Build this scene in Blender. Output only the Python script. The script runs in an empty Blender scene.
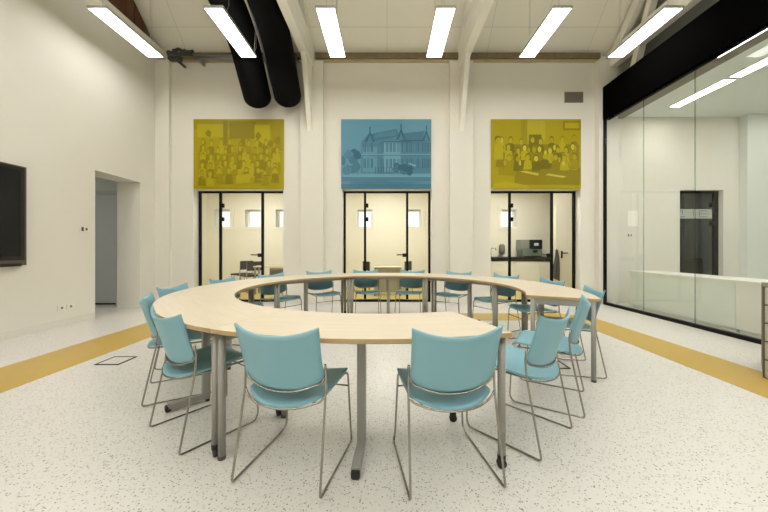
import bpy, bmesh, math, random
from mathutils import Vector, Matrix
random.seed(7)
PI = math.pi
scene = bpy.context.scene
COL = scene.collection

# ------------------------------------------------------------------ helpers
def lin(c):
    c = c / 255.0
    return c / 12.92 if c <= 0.04045 else ((c + 0.055) / 1.055) ** 2.4
def S(r, g, b):
    return (lin(r), lin(g), lin(b), 1.0)

def mat(name, col, rough=0.5, metal=0.0, spec=0.5, noise=0.0, nscale=8.0, bump=0.0, bscale=200.0, coat=0.0):
    m = bpy.data.materials.new(name); m.use_nodes = True
    nt = m.node_tree; b = nt.nodes['Principled BSDF']
    b.inputs['Base Color'].default_value = col
    b.inputs['Roughness'].default_value = rough
    b.inputs['Metallic'].default_value = metal
    b.inputs['Specular IOR Level'].default_value = spec
    b.inputs['Coat Weight'].default_value = coat
    tc = nt.nodes.new('ShaderNodeTexCoord')
    if noise > 0:
        n = nt.nodes.new('ShaderNodeTexNoise'); n.inputs['Scale'].default_value = nscale
        n.inputs['Detail'].default_value = 4
        mx = nt.nodes.new('ShaderNodeMix'); mx.data_type = 'RGBA'
        mx.inputs[6].default_value = tuple(c * (1 - noise) for c in col[:3]) + (1,)
        mx.inputs[7].default_value = tuple(min(1, c * (1 + noise)) for c in col[:3]) + (1,)
        nt.links.new(tc.outputs['Object'], n.inputs['Vector'])
        nt.links.new(n.outputs['Fac'], mx.inputs[0])
        nt.links.new(mx.outputs[2], b.inputs['Base Color'])
    if bump > 0:
        n2 = nt.nodes.new('ShaderNodeTexNoise'); n2.inputs['Scale'].default_value = bscale
        bp = nt.nodes.new('ShaderNodeBump'); bp.inputs['Strength'].default_value = bump
        bp.inputs['Distance'].default_value = 0.002
        nt.links.new(tc.outputs['Object'], n2.inputs['Vector'])
        nt.links.new(n2.outputs['Fac'], bp.inputs['Height'])
        nt.links.new(bp.outputs['Normal'], b.inputs['Normal'])
    return m

def emit(name, col, strength):
    m = bpy.data.materials.new(name); m.use_nodes = True
    nt = m.node_tree; nt.nodes.clear()
    e = nt.nodes.new('ShaderNodeEmission'); o = nt.nodes.new('ShaderNodeOutputMaterial')
    e.inputs['Color'].default_value = col; e.inputs['Strength'].default_value = strength
    nt.links.new(e.outputs[0], o.inputs[0])
    return m

def glass(name, tint, ior=1.35, rough=0.0):
    m = bpy.data.materials.new(name); m.use_nodes = True
    nt = m.node_tree; nt.nodes.clear()
    o = nt.nodes.new('ShaderNodeOutputMaterial')
    t = nt.nodes.new('ShaderNodeBsdfTransparent'); t.inputs['Color'].default_value = tint
    g = nt.nodes.new('ShaderNodeBsdfGlossy'); g.inputs['Roughness'].default_value = rough
    f = nt.nodes.new('ShaderNodeFresnel')
    ge = nt.nodes.new('ShaderNodeNewGeometry'); mr = nt.nodes.new('ShaderNodeMapRange')   # same air-to-glass reflection on both faces of the sheet
    mr.inputs['To Min'].default_value = ior; mr.inputs['To Max'].default_value = 1 / ior
    nt.links.new(ge.outputs['Backfacing'], mr.inputs['Value']); nt.links.new(mr.outputs[0], f.inputs['IOR'])
    mx = nt.nodes.new('ShaderNodeMixShader')
    nt.links.new(f.outputs[0], mx.inputs[0]); nt.links.new(t.outputs[0], mx.inputs[1])
    nt.links.new(g.outputs[0], mx.inputs[2]); nt.links.new(mx.outputs[0], o.inputs[0])
    return m

class MB:
    """collects shapes and links them as ONE mesh object"""
    def __init__(self):
        self.v = []; self.f = []; self.m = []; self.sm = []
    def face(self, idx, m=0, smooth=False):
        self.f.append(tuple(idx)); self.m.append(m); self.sm.append(smooth)
    def box(self, x0, x1, y0, y1, z0, z1, m=0):
        b = len(self.v)
        for z in (z0, z1):
            self.v += [(x0, y0, z), (x1, y0, z), (x1, y1, z), (x0, y1, z)]
        for q in ((0, 3, 2, 1), (4, 5, 6, 7), (0, 1, 5, 4), (1, 2, 6, 5), (2, 3, 7, 6), (3, 0, 4, 7)):
            self.face([b + i for i in q], m)
        return self
    def bar(self, p0, p1, w, h, m=0):
        """rectangular bar from p0 to p1, width w sideways, height h"""
        p0 = Vector(p0); p1 = Vector(p1); d = (p1 - p0).normalized()
        up = Vector((0, 0, 1)) if abs(d.z) < .95 else Vector((0, 1, 0))
        s = d.cross(up).normalized(); u = s.cross(d).normalized()
        b = len(self.v)
        for p in (p0, p1):
            for a, c in ((-1, -1), (1, -1), (1, 1), (-1, 1)):
                self.v.append(tuple(p + s * a * w / 2 + u * c * h / 2))
        for q in ((3, 2, 1, 0), (4, 5, 6, 7), (0, 1, 5, 4), (1, 2, 6, 5), (2, 3, 7, 6), (3, 0, 4, 7)):
            self.face([b + i for i in q], m)
        return self
    def tube(self, pts, r, seg=8, m=0, cap=True, radii=None):
        pts = [Vector(p) for p in pts]; n = len(pts)
        T = []
        for i in range(n):
            a = pts[max(0, i - 1)]; c = pts[min(n - 1, i + 1)]
            T.append((c - a).normalized())
        ref = Vector((0, 0, 1)) if abs(T[0].z) < .9 else Vector((1, 0, 0))
        N = (ref - T[0] * ref.dot(T[0])).normalized()
        b = len(self.v)
        for i in range(n):
            N = (N - T[i] * N.dot(T[i])).normalized(); B = T[i].cross(N)
            rr = radii[i] if radii else r
            for k in range(seg):
                a = 2 * PI * k / seg
                self.v.append(tuple(pts[i] + (N * math.cos(a) + B * math.sin(a)) * rr))
        for i in range(n - 1):
            for k in range(seg):
                k2 = (k + 1) % seg
                self.face((b + i * seg + k, b + i * seg + k2, b + (i + 1) * seg + k2, b + (i + 1) * seg + k), m, True)
        if cap:
            self.face([b + k for k in reversed(range(seg))], m)
            self.face([b + (n - 1) * seg + k for k in range(seg)], m)
        return self
    def cyl(self, p0, p1, r, seg=16, m=0):
        return self.tube([p0, p1], r, seg, m)
    def prism(self, poly, ax, a0, a1, m=0, ms=None):
        """extrude a 2D polygon along axis ax ('x','y','z') from a0 to a1"""
        def P(u, w, a):
            return {'x': (a, u, w), 'y': (u, a, w), 'z': (u, w, a)}[ax]
        n = len(poly); b = len(self.v)
        for a in (a0, a1):
            self.v += [P(u, w, a) for u, w in poly]
        self.face([b + i for i in reversed(range(n))], m)
        self.face([b + n + i for i in range(n)], m)
        for i in range(n):
            j = (i + 1) % n
            self.face((b + i, b + j, b + n + j, b + n + i), m if ms is None else ms)
        return self
    def poly(self, pts, m=0):
        b = len(self.v); self.v += [tuple(p) for p in pts]
        self.face([b + i for i in range(len(pts))], m); return self
    def shell(self, fn, nu, nv, th, m=0):
        """thick curved sheet from fn(u,v), u,v in 0..1"""
        e = 1e-3; b = len(self.v); top = []; bot = []
        for j in range(nv + 1):
            for i in range(nu + 1):
                u = i / nu; v = j / nv
                p = Vector(fn(u, v))
                du = Vector(fn(min(1, u + e), v)) - Vector(fn(max(0, u - e), v))
                dv = Vector(fn(u, min(1, v + e))) - Vector(fn(u, max(0, v - e)))
                nn = du.cross(dv)
                nn = nn.normalized() if nn.length > 1e-12 else Vector((0, 0, 1))
                top.append(tuple(p + nn * th / 2)); bot.append(tuple(p - nn * th / 2))
        self.v += top + bot
        k = (nu + 1) * (nv + 1); W = nu + 1
        for j in range(nv):
            for i in range(nu):
                a = b + j * W + i
                self.face((a, a + 1, a + 1 + W, a + W), m, True)
                self.face((a + k + W, a + k + W + 1, a + k + 1, a + k), m, True)
        ring = [i for i in range(nu)] + [j * W + nu for j in range(nv)] + [nv * W + i for i in range(nu, 0, -1)] + [j * W for j in range(nv, 0, -1)]
        for q in range(len(ring)):
            a = b + ring[q]; c = b + ring[(q + 1) % len(ring)]
            self.face((a, a + k, c + k, c), m, False)
        return self
    def lathe(self, prof, seg=20, c=(0, 0, 0), m=0):
        b = len(self.v); n = len(prof)
        for r, z in prof:
            for k in range(seg):
                a = 2 * PI * k / seg
                self.v.append((c[0] + r * math.cos(a), c[1] + r * math.sin(a), c[2] + z))
        for i in range(n - 1):
            for k in range(seg):
                k2 = (k + 1) % seg
                self.face((b + i * seg + k, b + i * seg + k2, b + (i + 1) * seg + k2, b + (i + 1) * seg + k), m, True)
        self.face([b + k for k in reversed(range(seg))], m)
        self.face([b + (n - 1) * seg + k for k in range(seg)], m)
        return self
    def build(self, name, mats, parent=None, bev=0.0, loc=None):
        me = bpy.data.meshes.new(name)
        me.from_pydata(self.v, [], self.f)
        if not isinstance(mats, (list, tuple)): mats = [mats]
        for q in mats: me.materials.append(q)
        for p, mi, s in zip(me.polygons, self.m, self.sm):
            p.material_index = mi; p.use_smooth = s
        me.update()
        bm = bmesh.new(); bm.from_mesh(me)
        bmesh.ops.recalc_face_normals(bm, faces=bm.faces)
        if bev > 0:
            ed = [e for e in bm.edges if len(e.link_faces) == 2 and e.calc_face_angle(0) > 0.6]
            bmesh.ops.bevel(bm, geom=ed, offset=bev, segments=2, affect='EDGES', profile=0.5)
        bm.to_mesh(me); bm.free()
        o = bpy.data.objects.new(name, me); COL.objects.link(o)
        if parent is not None: o.parent = parent
        if loc is not None: o.location = loc
        return o

def fillet(pts, r, n=5):
    """round the corners of a polyline"""
    P = [Vector(p) for p in pts]; out = [P[0]]
    for i in range(1, len(P) - 1):
        a = P[i - 1] - P[i]; c = P[i + 1] - P[i]
        rr = min(r, a.length * .45, c.length * .45)
        s = P[i] + a.normalized() * rr; e = P[i] + c.normalized() * rr
        for k in range(n + 1):
            t = k / n
            out.append(s * (1 - t) ** 2 + P[i] * 2 * t * (1 - t) + e * t * t)
    out.append(P[-1]); return out

def tag(o, label=None, cat=None, group=None, kind=None):
    if label: o['label'] = label
    if cat: o['category'] = cat
    if group: o['group'] = group
    if kind: o['kind'] = kind
    return o
def thing(name, label, cat, loc=(0, 0, 0), rz=0.0, group=None):
    o = bpy.data.objects.new(name, None); COL.objects.link(o)
    o.empty_display_size = .1
    o.location = loc; o.rotation_euler = (0, 0, rz)
    return tag(o, label, cat, group)
def struct(name, mb, m, parent=None, bev=0.0):
    o = mb.build(name, m, parent, bev)
    if parent is None: o['kind'] = 'structure'
    return o
def kids(o):
    return [c for c in bpy.data.objects if c.parent == o]
def copy_tree(o, parent=None):
    c = o.copy(); COL.objects.link(c); c.parent = parent
    for ch in kids(o): copy_tree(ch, c)
    return c
def dup(o, loc, rz, label, group=None):
    c = copy_tree(o); c.location = loc; c.rotation_euler = (0, 0, rz); c['label'] = label
    if group: c['group'] = group
    return c

# ------------------------------------------------------------------ materials
M = {}
M['wall'] = mat('plaster_wall', S(229, 225, 214), .75, spec=.25, noise=.02, nscale=1.2, bump=.05, bscale=60)
M['wallin'] = mat('plaster_cream', S(234, 230, 216), .75, spec=.25, noise=.02, nscale=1.5)
M['wallcool'] = mat('plaster_cool', S(226, 230, 222), .7, spec=.25)
M['skirt'] = mat('skirting_white', S(225, 221, 209), .5)
M['white'] = mat('white_lacquer', S(232, 230, 220), .4)
M['black'] = mat('black_metal', S(6, 6, 6), .45, spec=.2)
M['fascia'] = mat('black_fascia', S(9, 9, 9), .9, spec=.0)
M['ductblack'] = mat('black_duct_cloth', S(11, 10, 10), .85, spec=.12, noise=.15, nscale=20)
M['steel'] = mat('grey_powder_steel', S(152, 150, 143), .4, metal=.15)
M['chrome'] = mat('satin_chrome', S(160, 156, 148), .25, metal=1.0)
M['plastic'] = mat('blue_plastic', S(126, 172, 184), .42, bump=.06, bscale=900)
M['rubber'] = mat('black_rubber', S(16, 16, 16), .5)
M['darkcap'] = mat('dark_grey_cap', S(70, 68, 64), .5)
M['lampbody'] = mat('lamp_aluminium', S(205, 203, 195), .45, metal=.1)
M['lampglow'] = emit('lamp_diffuser_glow', (1.0, .982, .942, 1), 15.5)
M['lampglow2'] = emit('added_lamp_glow', (1.0, .982, .942, 1), 23.0)
M['addedup'] = emit('added_uplight_glow', (1.0, .98, .93, 1), 3.2)
M['glowcool'] = emit('recessed_lamp_glow', (1.0, .98, .94, 1), 24.0)
M['wood'] = mat('weathered_timber', S(126, 112, 84), .8, noise=.35, nscale=12)
M['brown'] = mat('brown_boarding', S(92, 56, 34), .7, noise=.18, nscale=10)
M['trussw'] = mat('painted_timber', S(236, 232, 218), .6, noise=.02, nscale=5)
M['pipe'] = mat('galvanised_pipe', S(150, 152, 156), .35, metal=.8)
M['cable'] = mat('dark_cable', S(58, 60, 58), .6)
M['wire'] = mat('steel_wire', S(190, 188, 180), .4, metal=.6)
M['screen'] = mat('screen_glass', S(10, 12, 12), .2, spec=.35)
M['bezel'] = mat('screen_bezel', S(20, 19, 18), .35)
M['bezelgrey'] = mat('bezel_edge', S(92, 84, 74), .4)
M['glass'] = glass('clear_glass', (.972, .985, .975, 1), 1.32)
M['glassdoor'] = glass('door_glass', (.965, .97, .95, 1), 1.25)
M['seam'] = glass('polished_glass_joint', (.72, .78, .74, 1), 1.35)
M['frost'] = mat('frosted_band', S(172, 176, 168), .7)
M['frostmark'] = mat('frosted_marks', S(108, 113, 110), .7)
M['black_stone'] = mat('black_worktop', S(28, 26, 25), .3)
M['greycab'] = mat('grey_cabinet', S(168, 166, 155), .5, noise=.04)
M['brownedge'] = mat('dark_carcass', S(96, 84, 66), .6)
M['charcoal'] = mat('charcoal_fabric', S(62, 60, 60), .9, noise=.1, nscale=60)
M['towel'] = mat('grey_towel', S(86, 85, 84), .95, noise=.15, nscale=50)
M['silver'] = mat('silver_plastic', S(150, 152, 146), .35, metal=.4)
M['teal'] = mat('grey_green_steel', S(118, 132, 124), .35, metal=.3)
M['display'] = emit('machine_display', (.75, .85, .9, 1), .55)
M['deskwood'] = mat('pale_desk', S(222, 208, 178), .45)
M['deskgrey'] = mat('grey_beige_panel', S(158, 150, 128), .6)
M['countershade'] = mat('counter_shaded_green', S(226, 230, 219), .35)
M['yellowfloor'] = mat('yellow_linoleum', S(186, 168, 96), .4, noise=.06, nscale=6)
M['vent'] = mat('grey_vent', S(126, 120, 104), .6)
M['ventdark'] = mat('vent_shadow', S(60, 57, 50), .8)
M['doorgrey'] = mat('corridor_door_paint', S(205, 207, 207), .5)
M['dim'] = mat('dim_grey_wall', S(140, 142, 138), .8)
M['paper'] = mat('paper', S(246, 244, 232), .8)

def floor_material():
    m = mat('terrazzo_floor', S(216, 213, 206), .3, spec=.45)
    nt = m.node_tree; b = nt.nodes['Principled BSDF']
    tc = nt.nodes.new('ShaderNodeTexCoord')
    def layer(prev, scale, thr, col, dens):
        v = nt.nodes.new('ShaderNodeTexVoronoi'); v.inputs['Scale'].default_value = scale
        v.inputs['Randomness'].default_value = 1
        nt.links.new(tc.outputs['Object'], v.inputs['Vector'])
        r = nt.nodes.new('ShaderNodeMath'); r.operation = 'LESS_THAN'; r.inputs[1].default_value = thr
        nt.links.new(v.outputs['Distance'], r.inputs[0])
        sep = nt.nodes.new('ShaderNodeSeparateColor'); nt.links.new(v.outputs['Color'], sep.inputs[0])
        g = nt.nodes.new('ShaderNodeMath'); g.operation = 'LESS_THAN'; g.inputs[1].default_value = dens
        nt.links.new(sep.outputs[0], g.inputs[0])
        mu = nt.nodes.new('ShaderNodeMath'); mu.operation = 'MULTIPLY'
        nt.links.new(r.outputs[0], mu.inputs[0]); nt.links.new(g.outputs[0], mu.inputs[1])
        mx = nt.nodes.new('ShaderNodeMix'); mx.data_type = 'RGBA'
        nt.links.new(mu.outputs[0], mx.inputs[0])
        if prev is None: mx.inputs[6].default_value = S(216, 213, 206)
        else: nt.links.new(prev, mx.inputs[6])
        mx.inputs[7].default_value = col
        return mx.outputs[2]
    c = layer(None, 70, .40, S(200, 194, 182), .42)
    c = layer(c, 88, .34, S(120, 114, 104), .11)
    c = layer(c, 55, .26, S(150, 140, 124), .12)
    c = layer(c, 110, .32, S(78, 74, 68), .055)
    nt.links.new(c, b.inputs['Base Color'])
    return m
M['floor'] = floor_material()

def stripe_material():
    m = mat('mustard_floor_stripe', S(190, 158, 72), .35, noise=.05, nscale=9)
    return m
M['stripe'] = stripe_material()

def table_material():
    m = mat('birch_top', S(228, 208, 168), .32)
    nt = m.node_tree; b = nt.nodes['Principled BSDF']
    tc = nt.nodes.new('ShaderNodeTexCoord'); mp = nt.nodes.new('ShaderNodeMapping')
    mp.inputs['Scale'].default_value = (26, 1.4, 26)
    n = nt.nodes.new('ShaderNodeTexNoise'); n.inputs['Scale'].default_value = 1.5; n.inputs['Detail'].default_value = 5
    mx = nt.nodes.new('ShaderNodeMix'); mx.data_type = 'RGBA'
    mx.inputs[6].default_value = S(208, 194, 169); mx.inputs[7].default_value = S(228, 216, 194)
    nt.links.new(tc.outputs['Object'], mp.inputs['Vector']); nt.links.new(mp.outputs[0], n.inputs['Vector'])
    nt.links.new(n.outputs['Fac'], mx.inputs[0]); nt.links.new(mx.outputs[2], b.inputs['Base Color'])
    return m
M['birch'] = table_material()
M['birchedge'] = mat('birch_edge', S(178, 152, 106), .45, noise=.08, nscale=30)

def ceiling_material():
    m = mat('ceiling_boards', S(238, 234, 218), .8, spec=.2)
    nt = m.node_tree; b = nt.nodes['Principled BSDF']
    tc = nt.nodes.new('ShaderNodeTexCoord')
    br = nt.nodes.new('ShaderNodeTexBrick'); br.offset = 0
    br.inputs['Scale'].default_value = 1; br.inputs['Mortar Size'].default_value = .006
    br.inputs['Brick Width'].default_value = 1.1; br.inputs['Row Height'].default_value = .6
    br.inputs['Color1'].default_value = S(238, 234, 218); br.inputs['Color2'].default_value = S(235, 231, 215)
    br.inputs['Mortar'].default_value = S(212, 206, 188)
    nt.links.new(tc.outputs['Object'], br.inputs['Vector']); nt.links.new(br.outputs['Color'], b.inputs['Base Color'])
    return m
M['ceil'] = ceiling_material()

# ------------------------------------------------------------------ camera
F = 318.0; CAMZ = 1.19
cam = bpy.data.cameras.new('camera'); co = bpy.data.objects.new('camera', cam); COL.objects.link(co)
co.location = (0, 0, CAMZ); co.rotation_euler = (PI / 2, 0, 0)
cam.sensor_width = 36; cam.lens = 36 * F / 768
cam.shift_x = -3 / 768; cam.shift_y = -7 / 768
cam.clip_start = .05
scene.camera = co

# ------------------------------------------------------------------ room shell
YW = 6.97            # main room face of the back wall
XL = -5.03           # left wall face
ZE = 5.42            # eaves height

def wall_y(name, y0, y1, x0, x1, z0, z1, holes, m):
    """wall across Y with rectangular holes (x0,x1,z0,z1)"""
    xs = sorted({x0, x1} | {h[0] for h in holes} | {h[1] for h in holes})
    mb = MB()
    for a, b in zip(xs[:-1], xs[1:]):
        hs = sorted([(h[2], h[3]) for h in holes if h[0] <= a + 1e-6 and h[1] >= b - 1e-6])
        z = z0
        for q0, q1 in hs:
            if q0 > z + 1e-6: mb.box(a, b, y0, y1, z, q0)
            z = q1
        if z < z1 - 1e-6: mb.box(a, b, y0, y1, z, z1)
    return struct(name, mb, m)
def wall_x(name, x0, x1, y0, y1, z0, z1, holes, m):
    ys = sorted({y0, y1} | {h[0] for h in holes} | {h[1] for h in holes})
    mb = MB()
    for a, b in zip(ys[:-1], ys[1:]):
        hs = sorted([(h[2], h[3]) for h in holes if h[0] <= a + 1e-6 and h[1] >= b - 1e-6])
        z = z0
        for q0, q1 in hs:
            if q0 > z + 1e-6: mb.box(x0, x1, a, b, z, q0)
            z = q1
        if z < z1 - 1e-6: mb.box(x0, x1, a, b, z, z1)
    return struct(name, mb, m)

struct('floor', MB().box(-9.5, 12, -4.2, YW + .25, -.2, 0), M['floor'])
struct('floor_rear', MB().box(-7, 7, YW + .25, 10.4, -.2, 0), M['yellowfloor'])

# mustard band let into the floor, running round three sides
so, si = (-3.87, 3.69, 5.88), (-3.19, 3.05, 5.30)
mb = MB()
mb.prism([(so[0], -4), (si[0], -4), (si[0], si[2]), (si[1], si[2]), (si[1] - .06, -4), (so[1] + .10, -4), (so[1] - .12, so[2] - .35), (so[1] - .5, so[2]), (so[0], so[2])], 'z', .0, .002)
struct('trim_1', mb, M['stripe'])

OC = (-3.26, 0.0, 3.26)
holes = [(c - .985, c + .985, 0, 2.492) for c in OC]
DX0, DX1, DZ = 6.42, 7.37, 2.48
holes.append((DX0, DX1, 0, DZ))
wall_y('wall_back', YW, YW + .25, XL - .47, 12, 0, ZE + .0, holes, M['wall'])
# pilasters
for i, (a, b) in enumerate(((XL, -4.72), (-1.88, -1.38), (1.36, 1.87), (4.56, 4.98))):
    struct('trim_%d' % (i + 2), MB().box(a, b, YW - (.09 if i != 3 else .13), YW + .01, 0, ZE - .15), M['wall'], bev=.004)
wall_x('wall_left', XL - .47, XL, -4.2, YW, 0, ZE + 2, [(5.48, 6.48, 0, 2.55)], M['wall'])
wall_y('wall_front', -4.2, -4.0, XL, 12, 0, 9.0, [], M['wall'])
wall_x('wall_right', 5.35, 5.5, -4.0, YW, 4.3, 9.0, [], M['dim'])
# skirting
mb = MB()
for a, b in ((XL, -3.26 - .99), (-3.26 + .99, -.99), (.99, 3.26 - .99), (3.26 + .99, 4.56)):
    mb.box(a, b, YW - .018, YW + .005, 0, .09)
struct('baseboard_back', mb, M['skirt'])
mb = MB(); mb.box(XL - .005, XL + .02, -4, 5.46, 0, .10); mb.box(XL - .005, XL + .02, 6.5, YW, 0, .10)
struct('baseboard_left', mb, M['skirt'])

# sloped ceiling and flat upper ceiling
rise = .97; ZT = 8.2
yt = YW + .12 - (ZT - ZE) / rise
ang = math.atan(rise)
L = (ZT - ZE) / math.sin(ang)
mb = MB().box(-6.2, 6.2, 0, L, 0, .1)
slope = struct('ceiling_slope', mb, M['ceil'])
slope.location = (0, YW + .12, ZE)
slope.rotation_euler = (ang, 0, PI)      # local +Y runs up and towards the viewer
struct('ceiling', MB().box(-6.2, 6.2, -4.2, yt + .1, ZT, ZT + .1), M['ceil'])

# corridor on the left seen through the opening
mb = MB(); mb.box(-8.2, XL - .47, 6.85, 6.95, 0, 3.0)
struct('wall_corridor', mb, M['wallcool'])
struct('wall_corridor_side', MB().box(-8.3, -8.2, 2.5, 6.95, 0, 3.0), M['wallcool'])
struct('wall_corridor_front', MB().box(-8.3, XL - .47, 2.4, 2.5, 0, 3.0), M['wallcool'])
struct('ceiling_corridor', MB().box(-8.3, XL - .47, 2.4, 6.95, 3.0, 3.1), M['wallcool'])
d = thing('door_4', None, None, (-6.55, 6.85, 0)); d['kind'] = 'structure'
mb = MB(); mb.box(-.75, .75, -.03, .02, .03, 2.36)
mb.build('door_leaf', M['doorgrey'], d, bev=.004)
mb = MB(); mb.box(-.82, -.75, -.05, .02, 0, 2.44); mb.box(.75, .82, -.05, .02, 0, 2.44); mb.box(-.75, .75, -.05, .02, 2.37, 2.44)
mb.build('door_frame', M['doorgrey'], d)
MB().box(-.75, .75, -.04, .02, 0, .03).build('threshold', M['black'], d)

# ---- rooms behind the three glazed doors
YB = 10.0
wins = [(-5.17, 2.15), (-4.21, 2.15), (-3.25, 2.15), (-.70, 2.15), (.83, 2.15), (3.83, 2.15)]
wh = [(x - .24, x + .24, z - .28, z + .28) for x, z in wins]
wall_y('wall_rear', YB, YB + .3, -6.2, 6.2, 0, 3.1, wh, M['wallin'])
for i, (x, z) in enumerate(wins):
    w = thing('window_%d' % (i + 1), None, None, (x, YB, z)); w['kind'] = 'structure'
    mb = MB()
    mb.box(-.34, -.24, -.03, .04, -.36, .36); mb.box(.24, .34, -.03, .04, -.36, .36)
    mb.box(-.24, .24, -.03, .04, .28, .36); mb.box(-.24, .24, -.03, .04, -.36, -.28)
    mb.build('window_surround', M['white'], w, bev=.003)
    mb = MB()
    for a, b, c, e in ((-.24, -.20, -.28, .28), (.20, .24, -.28, .28), (-.2, .2, .24, .28), (-.2, .2, -.28, -.24)):
        mb.box(a, b, .2, .25, c, e)
    mb.build('window_frame', M['white'], w)
    MB().box(-.2, .2, .22, .23, -.24, .24).build('pane', M['glassdoor'], w)
for i, x in enumerate((-5.75, -1.62, 1.55, 6.1)):
    struct(('wall_rear_left', 'wall_partition_left', 'wall_partition_right', 'wall_rear_right')[i], MB().box(x, x + .1, YW + .25, YB, 0, 3.1), M['wallin'])
struct('ceiling_rear', MB().box(-6.2, 6.2, YW + .25, YB + .3, 3.1, 3.2), M['wallin'])
struct('wall_pantry', MB().box(4.50, 6.1, 8.62, 8.72, 0, 3.1), M['wallin'])

# ---- glazed doors in black frames
def glazed_door(name, cx):
    d = thing(name, None, None, (cx, YW + .21, 0)); d['kind'] = 'structure'
    W = .975; H = 2.535
    mb = MB()
    mb.box(-W, W, -.025, .025, H - .085, H); mb.box(-W, W, -.025, .025, 0, .05)
    mb.box(-W, -W + .045, -.025, .025, .05, H - .085); mb.box(W - .045, W, -.025, .025, .05, H - .085)
    mb.box(-.52, -.47, -.025, .025, .05, H - .085); mb.box(.43, .48, -.025, .025, .05, H - .085)
    mb.build('door_frame', M['black'], d)
    for a, b, n in ((-W + .045, -.52, 'side_pane'), (.48, W - .045, 'side_pane'), (-.47, .43, 'door_pane')):
        MB().box(a, b, -.005, .005, .05, H - .085).build(n, M['glassdoor'], d)
    for z in (1.86, 2.17):
        MB().box(-.475, -.42, -.035, .03, z - .045, z + .045).build('hinge', M['black'], d, bev=.004)
    h = MB(); h.box(.35, .44, -.03, .02, 1.01, 1.09)
    h.tube(fillet([(.40, -.02, 1.06), (.40, -.075, 1.06), (.22, -.075, 1.06)], .02), .012, 8)
    h.build('door_handle', M['black'], d)
for i, c in enumerate(OC): glazed_door('door_%d' % (i + 1), c)

# ------------------------------------------------------------------ glass room on the right
struct('wall_right_far', MB().box(9.6, 9.8, -4.0, YW, 0, 4.1), M['wallcool'])
struct('trim_6', MB().box(7.72, 9.6, YW - .16, YW, 0, 4.08), M['wallcool'])
struct('ceiling_right', MB().box(4.95, 9.8, -4.0, YW, 4.08, 4.3), M['wallcool'])
struct('trim_7', MB().box(4.64, 4.79, -4.0, YW - .13, 3.96, 4.665), M['fascia'], bev=.004)
struct('trim_8', MB().box(4.79, 5.16, -4.0, YW, 4.045, 4.12), M['vent'])

gp = thing('glass_partition', 'tall clear glass wall with a black base rail under the black beam', 'glass partition', (4.68, 0, 0))
mb = MB(); mb.box(-.03, .03, -4, YW - .16, 0, .055); mb.build('base_rail', M['black'], gp)
MB().box(-.03, .03, YW - .16, YW - .125, 0, 3.96).build('side_post', M['black'], gp)
seams = [YW - .16, 5.80, 4.83, 3.86, 2.4, .9, -.6, -2.1, -3.98]
for a, b in zip(seams[:-1], seams[1:]):
    MB().box(-.006, .006, b + .004, a - .004, .055, 3.96).build('pane', M['glass'], gp)
mb = MB()
for s in seams[1:-1]: mb.box(-.007, .007, s - .004, s + .004, .055, 3.96)
mb.build('pane_joint', M['seam'], gp)

def counter(y0, y1, m, label):
    t = thing('low_counter', label, 'counter', (4.91, y0, 0), 0, 'low counters behind the glass')
    MB().box(.02, .55, 0, y1 - y0, .06, .71).build('body', m, t, bev=.003)
    MB().box(0, .58, 0, y1 - y0, .71, .75).build('counter_top', M['white'], t, bev=.003)
    MB().box(.06, .5, .02, y1 - y0 - .02, 0, .06).build('plinth', M['white'], t)
counter(4.50, 6.45, M['countershade'], 'pale green low counter, shaded in colour, behind the glass wall, the far half')  # one counter in two tones, sun on the near half put into the colour
counter(1.6, 4.495, M['white'], 'low counter coloured as sunlit white behind the glass, the near half running out of frame')

# door in that room's back wall
d = thing('door_5', None, None, (0, YW + .13, 0)); d['kind'] = 'structure'
mb = MB()
mb.box(DX0, DX1, -.03, .03, DZ - .05, DZ); mb.box(DX0, DX0 + .06, -.03, .03, 0, DZ - .05); mb.box(DX1 - .09, DX1, -.03, .03, 0, DZ - .05); mb.box(DX0, DX1, -.03, .03, 0, .05)
mb.build('door_frame', M['black'], d)
MB().box(DX0 + .06, DX1 - .09, -.005, .005, .05, DZ - .05).build('door_pane', glass('smoked_glass', (.68, .70, .69, 1), 1.4), d)
fb = MB().box(DX0 + .06, DX1 - .12, -.008, -.006, 1.87, 2.08).build('frosted_band', M['frost'], d)
mb = MB()
def strokes(x, segs):
    for a, b, c, e in segs: mb.box(x + a, x + b, -.0095, -.0085, 1.90 + c, 1.90 + e)
strokes(6.49, [(0, .15, 0, .018), (0, .1, .13, .148), (.09, .11, .06, .148)])
strokes(6.83, [(0, .012, 0, .15), (.05, .062, 0, .12)])
strokes(6.99, [(0, .15, 0, .016), (0, .15, .065, .08), (0, .15, .132, .148), (-.03, -.018, 0, .15)])
mb.build('band_marks', M['frostmark'], fb)
for z in (2.17, 1.76): MB().box(DX1 - .15, DX1 - .085, -.04, .03, z - .05, z + .05).build('hinge', M['black'], d, bev=.004)
struct('wall_lobby', MB().box(6.0, 9.0, 9.2, 9.3, 0, 3.0), M['dim'])
for i, (x, wd, g) in enumerate(((7.55, .14, 70), (7.95, .30, 165), (8.3, .2, 95), (8.52, .16, 120), (7.75, .12, 110))):
    struct('trim_%d' % (20 + i), MB().box(x, x + wd, 9.12, 9.2, 0, 3.0), mat('lobby_panel', S(g, g + 2, g), .7))
struct('wall_lobby_left', MB().box(6.2, 6.3, YW + .25, 9.2, 0, 3.0), M['dim'])
struct('wall_lobby_right', MB().box(8.9, 9.0, YW + .25, 9.2, 0, 3.0), M['dim'])
struct('ceiling_lobby', MB().box(6.0, 9.0, YW + .25, 9.3, 3.0, 3.1), M['dim'])
struct('floor_lobby', MB().box(6.2, 9.0, YW + .25, 9.3, -.1, 0), M['dim'])
lc = thing('filing_cabinet', 'dark cabinet seen through the smoked glass door right of the white notice', 'cabinet', (8.0, 8.7, 0))
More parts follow.
